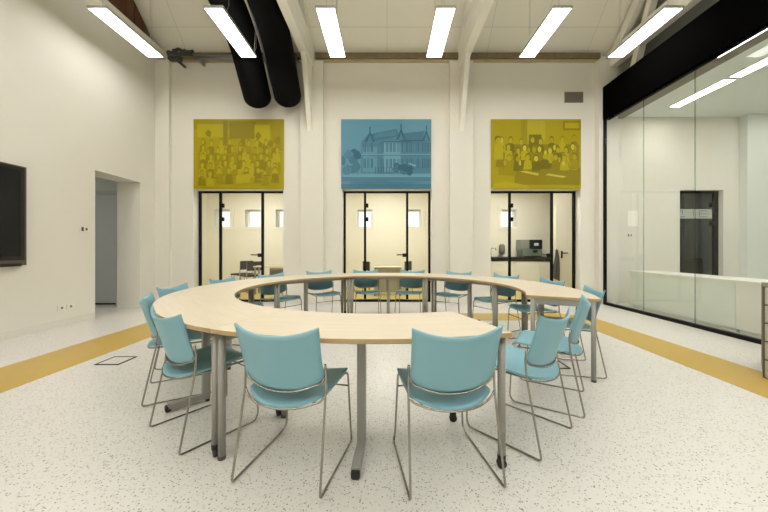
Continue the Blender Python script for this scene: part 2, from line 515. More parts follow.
MB().box(-.55, .45, -.2, .25, 0, .95).build('body', M['charcoal'], lc, bev=.005)
for z in (.3, .6): MB().box(-.5, .4, -.215, -.2, z, z + .25).build('drawer', M['darkcap'], lc, bev=.003)

nt_ = thing('paper_notice', 'white paper notice on the back wall behind the glass partition', 'notice', (5.385, YW - .002, 1.86))
MB().box(-.11, .11, -.004, .002, -.17, .17).build('sheet', M['paper'], nt_)
sw = thing('light_switch', 'small dark switch below the white notice behind the glass', 'switch', (5.32, YW, 1.49), 0, None)
MB().box(-.06, .06, -.01, 0, -.035, .035).build('plate', M['white'], sw, bev=.002)
MB().box(-.045, -.02, -.016, -.009, -.025, .025).build('rocker', M['bezelgrey'], sw)
MB().box(.01, .035, -.016, -.009, -.02, .02).build('rocker', M['bezelgrey'], sw)

# recessed lamps of the glass room
def recessed(x, y0, y1, w, label, z=4.08):
    t = thing('recessed_light', label, 'ceiling light', (x, y0, z), 0, 'linear lights in the glass room')
    mb = MB(); W = w / 2
    mb.box(-W - .015, -W, 0, y1 - y0, -.012, .002); mb.box(W, W + .015, 0, y1 - y0, -.012, .002)
    mb.box(-W, W, 0, .015, -.012, .002); mb.box(-W, W, y1 - y0 - .015, y1 - y0, -.012, .002)
    mb.build('frame', M['lampbody'], t)
    MB().box(-W, W, .015, y1 - y0 - .015, -.008, 0).build('diffuser', M['glowcool'], t)
recessed(5.83, 5.39, 6.47, .19, 'linear ceiling light in the glass room, far one of the row')
recessed(5.83, 4.26, 5.34, .19, 'linear ceiling light in the glass room, second along the row')
recessed(5.83, 3.13, 4.21, .19, 'linear ceiling light in the glass room, nearest and cut by the frame')
recessed(4.90, 1.9, 4.74, .055, 'thin linear light tucked just behind the black beam', z=4.045)
for (x, y) in ((8.0, 5.0), (8.0, 2.5), (8.0, 0), (5.83, 1.2)):
    recessed(x, y, y + 1.08, .19, 'linear ceiling light in the glass room, outside the photo')

# ------------------------------------------------------------------ roof timbers
def truss(x, sgn, label):
    t = thing('roof_truss', label, 'roof beam', (x, YW, 0), 0, 'white roof trusses')
    MB().box(-.08, .08, -8.5, -.0, 5.12, 5.62).build('tie_beam', M['trussw'], t, bev=.006)
    MB().prism([(-.085, 5.2), (-.66, 5.14), (-.60, 5.03), (-.085, 3.73)], 'x', -.05, .05).build('wall_bracket', M['trussw'], t, bev=.004)
    mb = MB().bar((0, -.25, 5.52), (0, -2.75, 5.52 + 2.5 * rise), .13, .16)
    mb.build('rafter', M['trussw'], t)
    return t
truss(-1.67, 1, 'white roof truss over the pilaster between left and middle doors')
truss(1.62, -1, 'white roof truss over the pilaster between middle and right doors')
t = thing('roof_truss', 'white open truss with steep brace above the black beam', 'roof beam', (4.92, YW, 0), 0, 'white roof trusses')
MB().box(-.12, .03, -8.5, 0, 5.10, 5.46).build('tie_beam', M['trussw'], t, bev=.005)
MB().bar((0, -.02, 5.32), (0, -2.78, 5.32 + 2.76 * rise), .12, .2).build('rafter', M['trussw'], t)
MB().bar((0, -.50, 4.4), (0, -1.55, 6.98), .12, .13).build('brace', M['trussw'], t)
MB().box(-.06, .06, -.1, 0, 4.0, 5.02).build('wall_post', M['trussw'], t)
t = thing('roof_truss', 'white tie beam along the left wall below the brown boarding', 'roof beam', (XL + .12, YW, 0), 0, 'white roof trusses')
MB().box(-.12, .07, -8.5, 0, 5.34, 5.50).build('tie_beam', M['trussw'], t, bev=.005)
# brown boarded gable end on the left
t = thing('gable_boarding', 'dark brown timber boarding high on the left behind the end lamp', 'timber boarding', (XL + .1, YW, 0))
MB().prism([(-.12, 5.38), (-2.7, 5.38), (-2.7, 5.38 + 2.4 * rise)], 'x', -.03, .03).build('boards', M['brown'], t)
mb = MB()
for k in range(12):
    y = -.4 - k * .2
    mb.box(.03, .042, y - .008, y + .008, 5.4, 5.38 + max(.02, (-y - .2) * rise))
mb.build('board_battens', M['brown'], t)

# wall plates (weathered timber at the top of the back wall)
for a, b, lb in ((-4.72, -1.8, 'weathered wooden wall plate over the left yellow picture'),
                 (-1.55, 1.55, 'weathered wooden wall plate over the blue picture'),
                 (1.75, 4.62, 'weathered wooden wall plate over the vent grille')):
    t = thing('wall_plate', lb, 'timber', ((a + b) / 2, YW, 5.27), 0, 'wooden wall plates')
    h = (b - a) / 2
    MB().box(-h, h, -.045, 0, 0, .05).build('lower_board', mat('pale_batten', S(190, 176, 138), .7, noise=.15), t)
    MB().box(-h, h, -.10, 0, .05, .17).build('beam', M['wood'], t, bev=.005)

# pipe and cable bundle
t = thing('service_pipe', 'grey galvanised pipe running along the top of the left bay', 'pipe', (-3.1, YW - .22, 5.245))
MB().tube([(-1.0, 0, 0), (1.2, 0, 0)], .05, 14).build('pipe', M['pipe'], t)
for x in (-.9, 0.1, 1.1): MB().box(x - .02, x + .02, -.02, .215, -.06, .06).build('bracket', M['pipe'], t)
mb = MB(); mb.bar((-.05, -.03, -.05), (.08, -.03, -.17), .05, .05); mb.bar((.08, -.03, -.15), (.08, -.03, -.25), .04, .04)
mb.build('bracket_arm', M['cable'], t)
t = thing('cable_bundle', 'tangled dark cables at the left end of the grey pipe', 'cables', (-4.42, YW - .38, 5.25))
for k in range(6):
    rr = random.Random(k)
    pts = []
    for q in range(15):
        a = q / 14
        pts.append((-.12 + .52 * a + rr.uniform(-.02, .02), .01 * k - .03 + rr.uniform(-.02, .02), .022 * k - .05 + .045 * math.sin(a * (4 + k * .7) + k) * (1 - .5 * a)))
    MB().tube(pts, .016 + .004 * (k % 3), 7).build('cable', M['cable'], t)
MB().box(-.13, .12, 0, .1, -.12, -.05).build('junction_box', M['cable'], t)
MB().box(-.02, .02, .08, .38, -.1, -.06).build('wall_bracket', M['cable'], t)

# black drooping ducts
def duct(x, zs, label):
    t = thing('black_duct', label, 'duct', (x, YW, 0), 0, 'black hanging ducts')
    tip = (0, 6.62 - YW, 4.36 + zs)
    pts = [tip, (0, 6.02 - YW, 5.08 + zs), (0, 5.55 - YW, 5.33 + zs), (0, 4.9 - YW, 5.48 + zs), (0, 4.2 - YW, 5.9), (0, 3.65 - YW, 6.9), (0, 3.65 - YW, ZT)]
    pts = fillet(pts, .5, 6)
    r = .275; d0 = (pts[0] - pts[1]).normalized()
    rad = [r] * len(pts)
    cap = []; cr = []
    for k in range(7):
        a = PI / 2 * k / 7
        cap.append(pts[0] + d0 * (r * .8 * math.cos(a))); cr.append(max(.01, r * math.sin(a)))
    P = cap + pts; R = cr + rad
    MB().tube(P, r, 24, radii=R).build('duct', M['ductblack'], t)
    mb = MB()
    for k in range(3):
        c = pts[0].lerp(pts[1], .15 + .4 * k)
    return t
duct(-2.70, 0.0, 'black rounded hanging duct, left one of the pair over the yellow picture')
duct(-2.07, 0.02, 'black rounded hanging duct, right one of the pair next to the truss')
t = thing('suspension_rod', 'thin grey rod running between the two black ducts', 'rod', (-2.402, YW, 0))
MB().tube(fillet([(0, 6.65 - YW, 4.6), (0, 6.02 - YW, 5.2), (0, 5.5 - YW, 5.5), (0, 4.9 - YW, 5.7), (0, 4.0 - YW, 6.6), (0, 4.0 - YW, ZT)], .3), .022, 8).build('rod', M['pipe'], t)

# ------------------------------------------------------------------ suspended lamps
ZL = CAMZ + 3.55
def make_lamp(dx=0.0, glow='lampglow'):
    t = thing('pendant_lamp', 'x', 'lamp', (0, 0, 0))
    w, l = .145, .61
    mb = MB()
    mb.box(-w, w, -l, l, .012, .04)
    mb.box(-w, -w + .012, -l, l, 0, .012); mb.box(w - .012, w, -l, l, 0, .012)
    mb.box(-w + .012, w - .012, -l, -l + .012, 0, .012); mb.box(-w + .012, w - .012, l - .012, l, 0, .012)
    mb.build('housing', M['lampbody'], t)
    MB().box(-w + .012, w - .012, -l + .012, l - .012, .003, .0115).build('diffuser', M[glow], t)
    MB().box(-w + .03, w - .03, -l + .02, l - .02, .0405, .044).build('added_uplight', M['addedup'], t)  # unseen upward glow added to brighten the ceiling
    for y in (-.5, .5):
        top = ZT - ZL
        if y > 0: top = ZT - ZL
        MB().tube([(dx * .8, y, .03), (dx, y, .12), (dx, y, top)], .003, 5).build('suspension_wire', M['wire'], t)
    MB().tube(fillet([(dx * .8 + .02, y - .05, .03), (dx, y - .04, .3), (dx, y - .03, ZT - ZL)], .2), .004, 6).build('power_cable', M['lampbody'], t)
    return t
lx = [-4.28, -2.56, -.91, .87, 2.59, 4.23]
ln = ['lit pendant lamp at far left beside the wall and brown boarding',
      'lit pendant lamp crossing in front of the black ducts',
      'lit pendant lamp just right of the left white truss',
      'lit pendant lamp just left of the right white truss',
      'lit pendant lamp above the right yellow picture and vent',
      'lit pendant lamp at far right beside the black beam']
lamp0 = make_lamp(); lamp0['group'] = 'pendant lamps in a row'
for i, x in enumerate(lx):
    if i == 0: lamp0.location = (x, 5.29, ZL); lamp0['label'] = ln[0]
    elif i == 1:
        t = make_lamp(.178); t.location = (x, 5.29, ZL); tag(t, ln[1], group='pendant lamps in a row')
    else: dup(lamp0, (x, 5.29, ZL), 0, ln[i])
lamp1 = None
for y in (2.6, -.2, -2.6):  # unseen lamp rows added for light, stronger than the row in view
    for x in lx:
        lb = 'pendant lamp of the rows overhead and behind, unseen, added for light'
        if lamp1 is None:
            lamp1 = make_lamp(0.0, 'lampglow2'); lamp1.location = (x, y, ZL); tag(lamp1, lb, group='added pendant lamps of the unseen rows')
        else: dup(lamp1, (x, y, ZL), 0, lb)

# ------------------------------------------------------------------ wall pictures
def picture(x0, x1, z0, z1, label, base, layers, pal):
    t = thing('wall_picture', label, 'picture', ((x0 + x1) / 2, YW, z0), 0, 'tinted photo prints above the doors')
    w = (x1 - x0) / 2; h = z1 - z0
    MB().box(-w, w, -.035, 0, 0, h).build('panel', M[base], t)
    mb = MB(); n = 0
    for mi, poly in layers:
        n += 1
        y = -.0355 - .00012 * n
        pts = [(-w + max(.004, min(.996, u)) * 2 * w, y, max(.004, min(.996, v)) * h) for u, v in poly]
        mb.poly(pts, mi)
    o = mb.build('print', [M[q] for q in pal], t)
    return t
for k, (a, b) in enumerate(zip(((92, 143, 165), (79, 127, 149), (70, 116, 138), (56, 99, 122), (106, 155, 174), (122, 168, 184)), range(6))):
    M['bl%d' % k] = mat('blue_print_%d' % k, S(*a), .4, spec=.2)
for k, a in enumerate(((166, 151, 12), (153, 139, 12), (138, 125, 14), (118, 107, 15), (176, 162, 22), (194, 182, 60))):
    M['ye%d' % k] = mat('yellow_print_%d' % k, S(*a), .4, spec=.2)
def R_(a, b, c, d): return [(a, c), (b, c), (b, d), (a, d)]
def ell(cx, cy, rx, ry, n=12): return [(cx + rx * math.cos(2 * PI * k / n), cy + ry * math.sin(2 * PI * k / n)) for k in range(n)]
def blob(cx, cy, rx, ry, rnd, n=11):
    return [(cx + rx * (1 + rnd.uniform(-.25, .25)) * math.cos(2 * PI * k / n), cy + ry * (1 + rnd.uniform(-.25, .25)) * math.sin(2 * PI * k / n)) for k in range(n)]
# blue: generic two-storey gabled house with a lawn and shrubs
rn = random.Random(3); B = []
B.append((1, R_(0, 1, 0, .16))); B.append((0, R_(0, 1, .07, .11))); B.append((4, R_(.02, 1, .165, .215)))
B.append((2, R_(0, 1, .155, .168)))
for k in range(9): B.append((rn.choice((2, 3, 1)), blob(rn.uniform(.0, .2), rn.uniform(.24, .52), .05, .07, rn)))
for k in range(4): B.append((2, R_(.03 + .05 * k, .036 + .05 * k, .2, .35)))
B.append((1, [(.22, .22), (.99, .22), (.99, .70), (.9, .78), (.3, .78), (.22, .66)]))
B.append((4, R_(.47, .66, .24, .68))); B.append((0, R_(.24, .4, .24, .6)))
B.append((2, [(.22, .66), (.30, .78), (.62, .86), (.64, .76), (.45, .70), (.24, .67)]))
B.append((1, [(.36, .74), (.42, .80), (.62, .84), (.60, .76)]))
B.append((2, [(.66, .74), (.70, .80), (.93, .83), (.90, .70), (.70, .68)]))
for gx, gz, gw in ((.32, .83, .055), (.665, .87, .05), (.945, .85, .045)):
    B.append((3, [(gx - gw, gz - .16), (gx, gz), (gx + gw, gz - .16)]))
    B.append((1, [(gx - gw * .6, gz - .16), (gx, gz - .055), (gx + gw * .6, gz - .16)]))
    B.append((3, R_(gx - .006, gx + .006, gz - .01, gz + .06)))
for z0, z1 in ((.53, .66), (.30, .43)):
    for x in (.25, .29, .33, .41, .45, .50, .54, .58, .625, .66, .72, .76, .80, .84, .90, .935, .97):
        B.append((3 if (x * 100) % 3 < 1.5 else 2, R_(x, x + .022, z0, z1)))
        B.append((5 if .5 < x < .65 else 4, R_(x + .009, x + .013, z0, z1)))
B.append((4, R_(.22, .99, .485, .50))); B.append((2, R_(.22, .99, .475, .484))); B.append((3, R_(.66, .93, .685, .70)))
B.append((2, R_(.46, .78, .665, .68)))
for k in range(16): B.append((rn.choice((2, 3, 3)), blob(rn.uniform(.60, .80), rn.uniform(.22, .33), .04, .045, rn)))
for k in range(4): B.append((5, blob(.76 + .02 * k, .36 - .01 * k, .012, .012, rn)))
for k in range(7): B.append((3, R_(.38 + .03 * k, .388 + .03 * k, .215, .31)))
for k in range(6): B.append((rn.choice((1, 4, 2)), [(rn.uniform(0, .3), .03 + .02 * k), (rn.uniform(.6, 1), .03 + .02 * k), (rn.uniform(.6, 1), .037 + .02 * k), (0.1, .036 + .02 * k)]))
picture(-1.0, .965, 2.50, 4.02, 'blue tinted print of a gabled house above the middle glass door', 'bl0', B, ['bl%d' % k for k in range(6)])
# yellow: people gathered around tables
def crowd(seed, mode):
    rn = random.Random(seed); Y = []
    if mode == 0:
        Y.append((1, R_(.0, 1, .86, 1))); Y.append((4, R_(.04, .33, .74, .93))); Y.append((2, R_(.33, .38, .62, .98)))
        Y.append((2, R_(.40, .70, .72, .97))); Y.append((4, R_(.68, .85, .62, .92)))
        Y.append((1, R_(.86, .99, .55, .95)))
        for k in range(12): Y.append((rn.choice((2, 3, 2, 1)), blob(rn.uniform(.05, .95), rn.uniform(.6, .8), .03, .05, rn)))
        Y.append((1, R_(.05, .97, .2, .52)))
        rows = ((.62, 9, .036), (.52, 11, .036), (.42, 11, .04), (.31, 10, .042), (.2, 9, .044))
    else:
        Y.append((1, R_(.33, .40, .62, 1))); Y.append((4, R_(.40, .6, .7, .98))); Y.append((2, R_(.80, 1, .84, .97))); Y.append((4, R_(.82, .98, .87, .95)))
        Y.append((2, R_(.12, .98, .30, .64))); Y.append((3, R_(.42, .56, .62, .78))); Y.append((2, R_(.26, 1, .06, .3)))
        Y.append((3, R_(.28, .75, .3, .45)))
        Y.append((4, [(.0, .0), (.42, .0), (.40, .05), (.16, .11), (.02, .07)]))
        Y.append((1, [(.08, .2), (.27, .18), (.27, .42), (.08, .40)]))
        Y.append((5, [(.31, .25), (.52, .19), (.53, .22), (.38, .26)])); Y.append((5, [(.6, .2), (.8, .16), (.84, .18), (.64, .22)])); Y.append((4, [(.75, .3), (.95, .27), (.96, .3), (.8, .32)]))
        rows = ((.66, 8, .045), (.54, 10, .045), (.42, 9, .05))
    for z, n, s in rows:
        for k in range(n):
            x = .06 + .9 * (k + .5) / n + rn.uniform(-.02, .02); zz = z + rn.uniform(-.03, .03)
            Y.append((rn.choice((2, 3, 1, 4)), [(x - s * 1.0, zz - .14), (x + s * 1.0, zz - .14), (x + s * .8, zz - .02), (x, zz + .005), (x - s * .8, zz - .02)]))
            Y.append((rn.choice((3, 2)), ell(x, zz + .045, s * .56, .05)))
            Y.append((rn.choice((4, 5, 0, 4)), ell(x, zz + .033, s * .46, .04)))
    if mode == 0:
        for k in range(10): Y.append((rn.choice((4, 0, 2)), blob(rn.uniform(.08, .92), rn.uniform(.12, .3), .04, .012, rn)))
    else:
        Y.append((3, ell(.07, .72, .035, .04))); Y.append((4, ell(.08, .70, .03, .035))); Y.append((4, [(.03, .42), (.13, .42), (.13, .64), (.08, .68), (.03, .62)]))
        for k in range(14): Y.append((rn.choice((4, 5, 0)), blob(rn.uniform(.12, .95), rn.uniform(.33, .6), .015, .035, rn)))
    if mode == 0:
        Y = [({3: 2, 5: 4}.get(a, a), p) for a, p in Y]
    return Y
picture(-4.22, -2.26, 2.50, 4.02, 'yellow tinted print of seated groups above the left glass door', 'ye0', crowd(5, 0), ['ye%d' % k for k in range(6)])
picture(2.275, 4.23, 2.50, 4.02, 'yellow tinted print of a classroom crowd above the right glass door', 'ye0', crowd(11, 1), ['ye%d' % k for k in range(6)])

# vent grille
t = thing('vent_grille', 'small grey vent grille high on the wall by the black beam', 'vent', (4.09, YW, 4.41))
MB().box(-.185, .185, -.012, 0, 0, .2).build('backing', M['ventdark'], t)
mb = MB(); mb.box(-.2, .2, -.02, 0, -.015, .0); mb.box(-.2, .2, -.02, 0, .2, .215); mb.box(-.2, -.185, -.02, 0, 0, .2); mb.box(.185, .2, -.02, 0, 0, .2)
mb.build('frame', M['vent'], t)
for k in range(9): MB().bar((-.185, -.015, .012 + k * .022), (.185, -.015, .012 + k * .022), .012, .013).build('slat', M['vent'], t)

# ------------------------------------------------------------------ left wall fittings
t = thing('wall_screen', 'large black flat screen on the left wall, cut by the frame edge', 'screen', (XL, 3.345, .97))
MB().box(0, .085, -1.02, 1.02, 0, 1.34).build('casing', M['bezelgrey'], t, bev=.005)
mb = MB(); mb.box(.085, .092, -.99, .99, 1.275, 1.32); mb.box(.085, .092, -.99, .99, .07, .12); mb.box(.085, .092, -.99, -.94, .12, 1.275); mb.box(.085, .092, .94, .99, .12, 1.275)
mb.build('bezel', M['bezel'], t)
MB().box(.08, .088, -.94, .94, .12, 1.275).build('display', M['screen'], t)
MB().box(.02, .1, -.95, .95, -.012, .03).build('pen_tray', M['bezel'], t, bev=.004)
t = thing('light_switch', 'small switch plate on the left wall by the opening', 'switch', (XL, 5.28, 1.52))
MB().box(0, .009, -.075, .075, -.04, .04).build('plate', M['white'], t, bev=.002)
MB().box(.008, .016, -.055, -.02, -.033, .033).build('rocker', M['cable'], t, bev=.002)
MB().box(.008, .018, .02, .045, -.02, .02).build('sensor', M['cable'], t, bev=.002)
for dy, lb in ((-.07, 'white wall socket low on the left wall, the one nearer the screen'), (.07, 'white wall socket low on the left wall, the one nearer the opening')):
    t = thing('wall_socket', lb, 'socket', (XL, 4.98 + dy, .28), 0, 'wall sockets')
    MB().box(0, .012, -.06, .06, -.04, .04).build('plate', M['white'], t, bev=.003)
    MB().tube([(.0115, 0, 0), (.0135, 0, 0)], .02, 14).build('insert', M['vent'], t)

# floor boxes
def floor_box(x, y, label):
    t = thing('floor_box', label, 'floor box', (x, y, 0.0), 0, 'floor boxes')
    mb = MB(); a = .125
    for p in ((-a, a, -a, -a + .016), (-a, a, a - .016, a), (-a, -a + .016, -a + .016, a - .016), (a - .016, a, -a + .016, a - .016)):
        mb.box(p[0], p[1], p[2], p[3], 0, .006)
    mb.build('frame', M['black'], t)
    MB().box(-a + .016, a - .016, -a + .016, a - .016, 0, .003).build('lid', M['floor'], t)
floor_box(-2.88, 3.385, 'square black framed floor box between the mustard stripe and left chairs')
floor_box(1.70, 3.28, 'square black framed floor box under the chairs at right')

# grey drawer stack at the right edge
t = thing('drawer_cabinet', 'grey five drawer cabinet cut by the right edge of the frame', 'cabinet', (3.475, 2.94, 0), -.85)
MB().box(0, .5, 0, .55, 0.0, .845).build('carcass', M['brownedge'], t, bev=.003)
for k in range(5):
    dr = MB().box(.012, .49, -.022, .0, .012 + k * .168, .012 + k * .168 + .152).build('drawer', M['greycab'], t, bev=.004)
    MB().box(.2, .3, -.032, -.022, .08 + k * .168, .095 + k * .168).build('handle', M['steel'], dr)

# ------------------------------------------------------------------ ring table
CX, CY = -.065, 3.72; ROT = math.radians(-2.7)
RI, RO, RM = 1.55, 2.16, 1.83
HA = math.radians(22.5)
def make_segment():
    t = thing('table_segment', 'x', 'table', (0, 0, 0), 0, 'birch ring table segments')
    n = 14; g = .0025
    def pt(r, a): return (r * math.cos(a) - RM, r * math.sin(a))
    def ring(z, ins=0):
        ao = HA - (g + ins) / RO; ai = HA - (g + ins) / RI
        o = [pt(RO - ins, -ao + 2 * ao * k / n) for k in range(n + 1)]
        i = [pt(RI + ins, ai - 2 * ai * k / n) for k in range(n + 1)]
        return [(x, y, z) for x, y in o + i]
    mb = MB(); Rr = [ring(.722, .003), ring(.725), ring(.747), ring(.75, .003)]
    m_ = 2 * (n + 1); b = 0
    for q in Rr: mb.v += q
    for lv in range(3):
        for k in range(m_):
            k2 = (k + 1) % m_
            mb.face((lv * m_ + k, lv * m_ + k2, (lv + 1) * m_ + k2, (lv + 1) * m_ + k), 1 if lv < 2 else 0)
    for lv, mi in ((0, 1), (3, 0)):
        for k in range(n):
            a, c = k, k + 1; d, e = m_ - 1 - k - 1, m_ - 1 - k
            mb.face([lv * m_ + q for q in (a, c, d, e)], mi)
    top = mb.build('tabletop', [M['birch'], M['birchedge']], t)
    lo, li = 2.105, 1.61
    def leg_pt(r, s):
        off = .026 / r
        return pt(r, s * (HA - off))
    fr = MB()
    c = {}
    for s in (-1, 1):
        for r in (lo, li): c[(s, r)] = leg_pt(r, s)
    def rail(a, b): fr.bar((a[0], a[1], .694), (b[0], b[1], .694), .025, .055)
    rail(c[(-1, lo)], c[(-1, li)]); rail(c[(1, lo)], c[(1, li)])
    rail(leg_pt(1.83, -1), leg_pt(1.83, 1))
    fr.build('under_frame', M['steel'], t)
    for (s, r), p in c.items():
        lg = MB().cyl((p[0], p[1], .05 if s > 0 else .02), (p[0], p[1], .721), .021, 18).build('leg', M['steel'], t)
        if s > 0:
            k = MB(); k.cyl((p[0], p[1], .045), (p[0], p[1], .075), .0225, 16)
            k.tube([(p[0] - .012, p[1], .026), (p[0] + .012, p[1], .026)], .026, 18)
            k.cyl((p[0], p[1], .03), (p[0], p[1], .05), .014, 10)
            k.build('caster', M['rubber'], lg)
        else:
            MB().cyl((p[0], p[1], 0), (p[0], p[1], .021), .0215, 16).build('foot_cap', M['darkcap'], lg)
    lg = MB().box(1.80 - RM, 1.855 - RM, -.025, .025, .03, .721)
    lg.box(1.80 - RM, 2.08 - RM, -.024, .024, .02, .062)
    lg = lg.build('centre_leg', M['steel'], t, bev=.006)
    MB().box(2.055 - RM, 2.095 - RM, -.024, .024, .004, .05).build('end_caster', M['rubber'], lg, bev=.01)
    MB().box(2.065 - RM, 2.085 - RM, -.012, .012, 0, .006).build('glide', M['rubber'], lg)
    MB().box(1.805 - RM, 1.83 - RM, -.015, .015, 0, .022).build('inner_glide', M['rubber'], lg)
    return t
seg0 = make_segment()
segs = [(-90, 'ring table segment nearest us, between the two front chairs'),
        (-135, 'ring table segment at front left, before the pair of left chairs'),
        (180, 'ring table segment at far left of the ring'),
        (135, 'ring table segment at rear left before the left glass door'),
        (90, 'ring table segment at the rear facing the middle glass door'),
        (45, 'ring table segment at rear right facing the right glass door'),
        (0, 'ring table segment at right ending open towards the glass wall')]
for i, (a, lb) in enumerate(segs):
    th = math.radians(a) + ROT
    loc = (CX + RM * math.cos(th), CY + RM * math.sin(th), 0)
    if i == 0: seg0.location = loc; seg0.rotation_euler = (0, 0, th); seg0['label'] = lb
    else: dup(seg0, loc, th, lb)

# ------------------------------------------------------------------ chairs
def make_chair():
    t = thing('meeting_chair', 'x', 'chair', (0, 0, 0), 0, 'light blue chairs around the ring table')
    # local: faces +Y, rear sled line y=-.24
    def seat(u, v):
        a = u * 2 - 1
        yr = -.225 + .105 * abs(a) ** 2.4
        y = yr + (.25 - yr) * v
        w = .219 + .004 * math.sin(v * PI)
        if v > .86: w *= 1 - .10 * ((v - .86) / .14) ** 2
        z = .410 + .040 * v + .034 * a * a * (1 - v * .6) - .028 * max(0, (v - .85) / .15) ** 2
        return (a * w, y, z)
    MB().shell(seat, 18, 18, .011).build('seat', M['plastic'], t)
    def back(u, v):
        a = u * 2 - 1
        w = .221 + .009 * v ** 2
        zb = .476 + .052 * abs(a) ** 4
        zt = .772 + .042 * abs(a) ** 2.2
        z = zb + (zt - zb) * v
        y = -.195 + .062 * a * a - (z - .5) * .30
        if v < .12: w -= .014 * ((.12 - v) / .12) ** 2
        return (a * w, y, z)
    MB().shell(back, 20, 14, .010).build('backrest', M['plastic'], t)
    r = .0062
    for s in (-1, 1):
        P = [(s * .229, -.152, .612), (s * .229, -.142, .55), (s * .229, -.150, .44), (s * .240, -.240, r), (s * .236, .235, r), (s * .222, .262, .040), (s * .206, .250, .415), (s * .196, .215, .424), (s * .192, -.05, .424), (s * .16, -.15, .412)]
        MB().tube(fillet(P, .024, 5), r, 8).build('sled_leg', M['chrome'], t)
    P = [(-.229, -.147, .455), (-.205, -.158, .424), (-.12, -.208, .406), (0, -.230, .400), (.12, -.208, .406), (.205, -.158, .424), (.229, -.147, .455)]
    MB().tube(fillet(P, .06, 4), .0058, 8).build('seat_rail', M['chrome'], t)
    P = [(-.228, -.142, .555), (-.207, -.152, .512), (-.10, -.190, .480), (0, -.203, .474), (.10, -.190, .480), (.207, -.152, .512), (.228, -.142, .555)]
    MB().tube(fillet(P, .06, 4), .0058, 8).build('back_rail', M['chrome'], t)
    MB().tube([(-.211, .254, .335), (.211, .254, .335)], .005, 8).build('cross_bar', M['chrome'], t)
    return t
ch0 = make_chair()
def at_polar(ang, r):
    a = math.radians(ang); return CX + r * math.cos(a), CY + r * math.sin(a)
RC = 2.21 - .24     # ring radius of the chair origin when the rear sled line lies at 2.21
chairs = []
def radial(ang, lb, r=RC): 
    x, y = at_polar(ang, r); chairs.append((x, y, math.radians(ang) + PI / 2, lb))
def placed(xm, ym, face, lb):
    f = math.radians(face); chairs.append((xm + .24 * math.cos(f), ym + .24 * math.sin(f), f - PI / 2, lb))
placed(-.552, 1.555, 77.5, 'light blue chair, left of the two nearest with backs to us')
placed(.348, 1.53, 98.9, 'light blue chair, right of the two nearest with backs to us')
placed(-1.384, 1.964, 53, 'light blue chair at front left beside the pair of table legs')
radial(-149.5, 'light blue chair behind the front left chair, next to the mustard stripe')
placed(-2.285, 3.37, -1, 'light blue chair at far left showing only its back above the table')
radial(166, 'light blue chair before the left edge of the left glass door')
radial(143.5, 'light blue chair before the handle side of the left glass door')
radial(121, 'light blue chair before the pilaster between left and middle doors')
radial(98.6, 'light blue chair at the rear, left one before the middle glass door')
radial(76, 'light blue chair at the rear, right one before the middle glass door')
radial(53.6, 'light blue chair before the pilaster between middle and right doors')
radial(31, 'light blue chair before the coffee machine in the right doorway')
radial(8.6, 'light blue chair before the hanging grey towel in the right doorway')
placed(2.06, 3.14, 168, 'light blue chair tucked at the open right end of the table')
placed(1.51, 2.43, 149, 'light blue chair at right seen edge on, middle of three')
placed(1.04, 1.93, 132, 'light blue chair nearest us in the gap at front right')
for i, (x, y, rz, lb) in enumerate(chairs):
    if i == 0: ch0.location = (x, y, 0); ch0.rotation_euler = (0, 0, rz); ch0['label'] = lb
    else: dup(ch0, (x, y, 0), rz, lb)

# ------------------------------------------------------------------ things in the rooms behind
def desk(x, y, w, d, label, z=.74, panel=True):
    t = thing('office_desk', label, 'desk', (x, y, 0))
    MB().box(-w / 2, w / 2, 0, d, z - .03, z).build('desktop', M['deskwood'], t, bev=.003)
    if panel: MB().box(-w / 2 + .06, w / 2 - .06, .03, .05, .1, z - .03).build('front_panel', M['deskgrey'], t)
    for a in (-1, 1):
        for b in (.03, d - .07): MB().box(a * (w / 2 - .04) - .02, a * (w / 2 - .04) + .02, b, b + .04, 0, z - .03).build('leg', M['steel'], t)
    return t
def pchair(x, y, rz, label):
    t = thing('office_chair', label, 'chair', (x, y, 0), rz, 'dark chairs in the rooms behind')
    MB().box(-.22, .22, -.2, .22, .43, .48).build('seat', M['charcoal'], t, bev=.012)
    MB().box(-.21, .21, -.25, -.21, .60, .85).build('backrest', M['charcoal'], t, bev=.012)
    for a in (-1, 1):
        MB().tube(fillet([(a * .2, -.23, .85), (a * .21, -.22, .45), (a * .22, -.26, .012)], .04), .012, 8).build('leg', M['steel'], t)
        MB().tube([(a * .2, .2, .44), (a * .22, .22, .0)], .012, 8).build('leg', M['steel'], t)
    return t
desk(.02, 8.0, .72, .45, 'pale desk seen through the middle glass door')
pchair(-.36, 8.8, -PI / 2 + .5, 'dark office chair left of the pale desk behind the middle door')
pchair(.38, 8.9, PI / 2 - .5, 'dark office chair right of the pale desk behind the middle door')
desk(-2.85, 8.3, 1.3, .35, 'pale desk seen through the left glass door', panel=False)
t = thing('desk_pedestal', 'grey panelled pedestal at the right end of the left room desk', 'cabinet', (-2.65, 8.25, 0))
MB().box(-.4, .42, 0, .04, .32, .70).build('body', M['deskgrey'], t)
for x in (-.38, .03): MB().box(x, x + .36, -.012, 0, .36, .66).build('panel', mat('pedestal_panel', S(120, 114, 98), .7), t)
for x in (-.36, .34): MB().box(x, x + .04, 0, .04, 0, .32).build('leg', M['steel'], t)
pchair(-4.24, 9.3, 1.0, 'dark office chair behind the left door, left of the two')
pchair(-3.78, 8.85, .8, 'dark office chair behind the left door, right of the two')

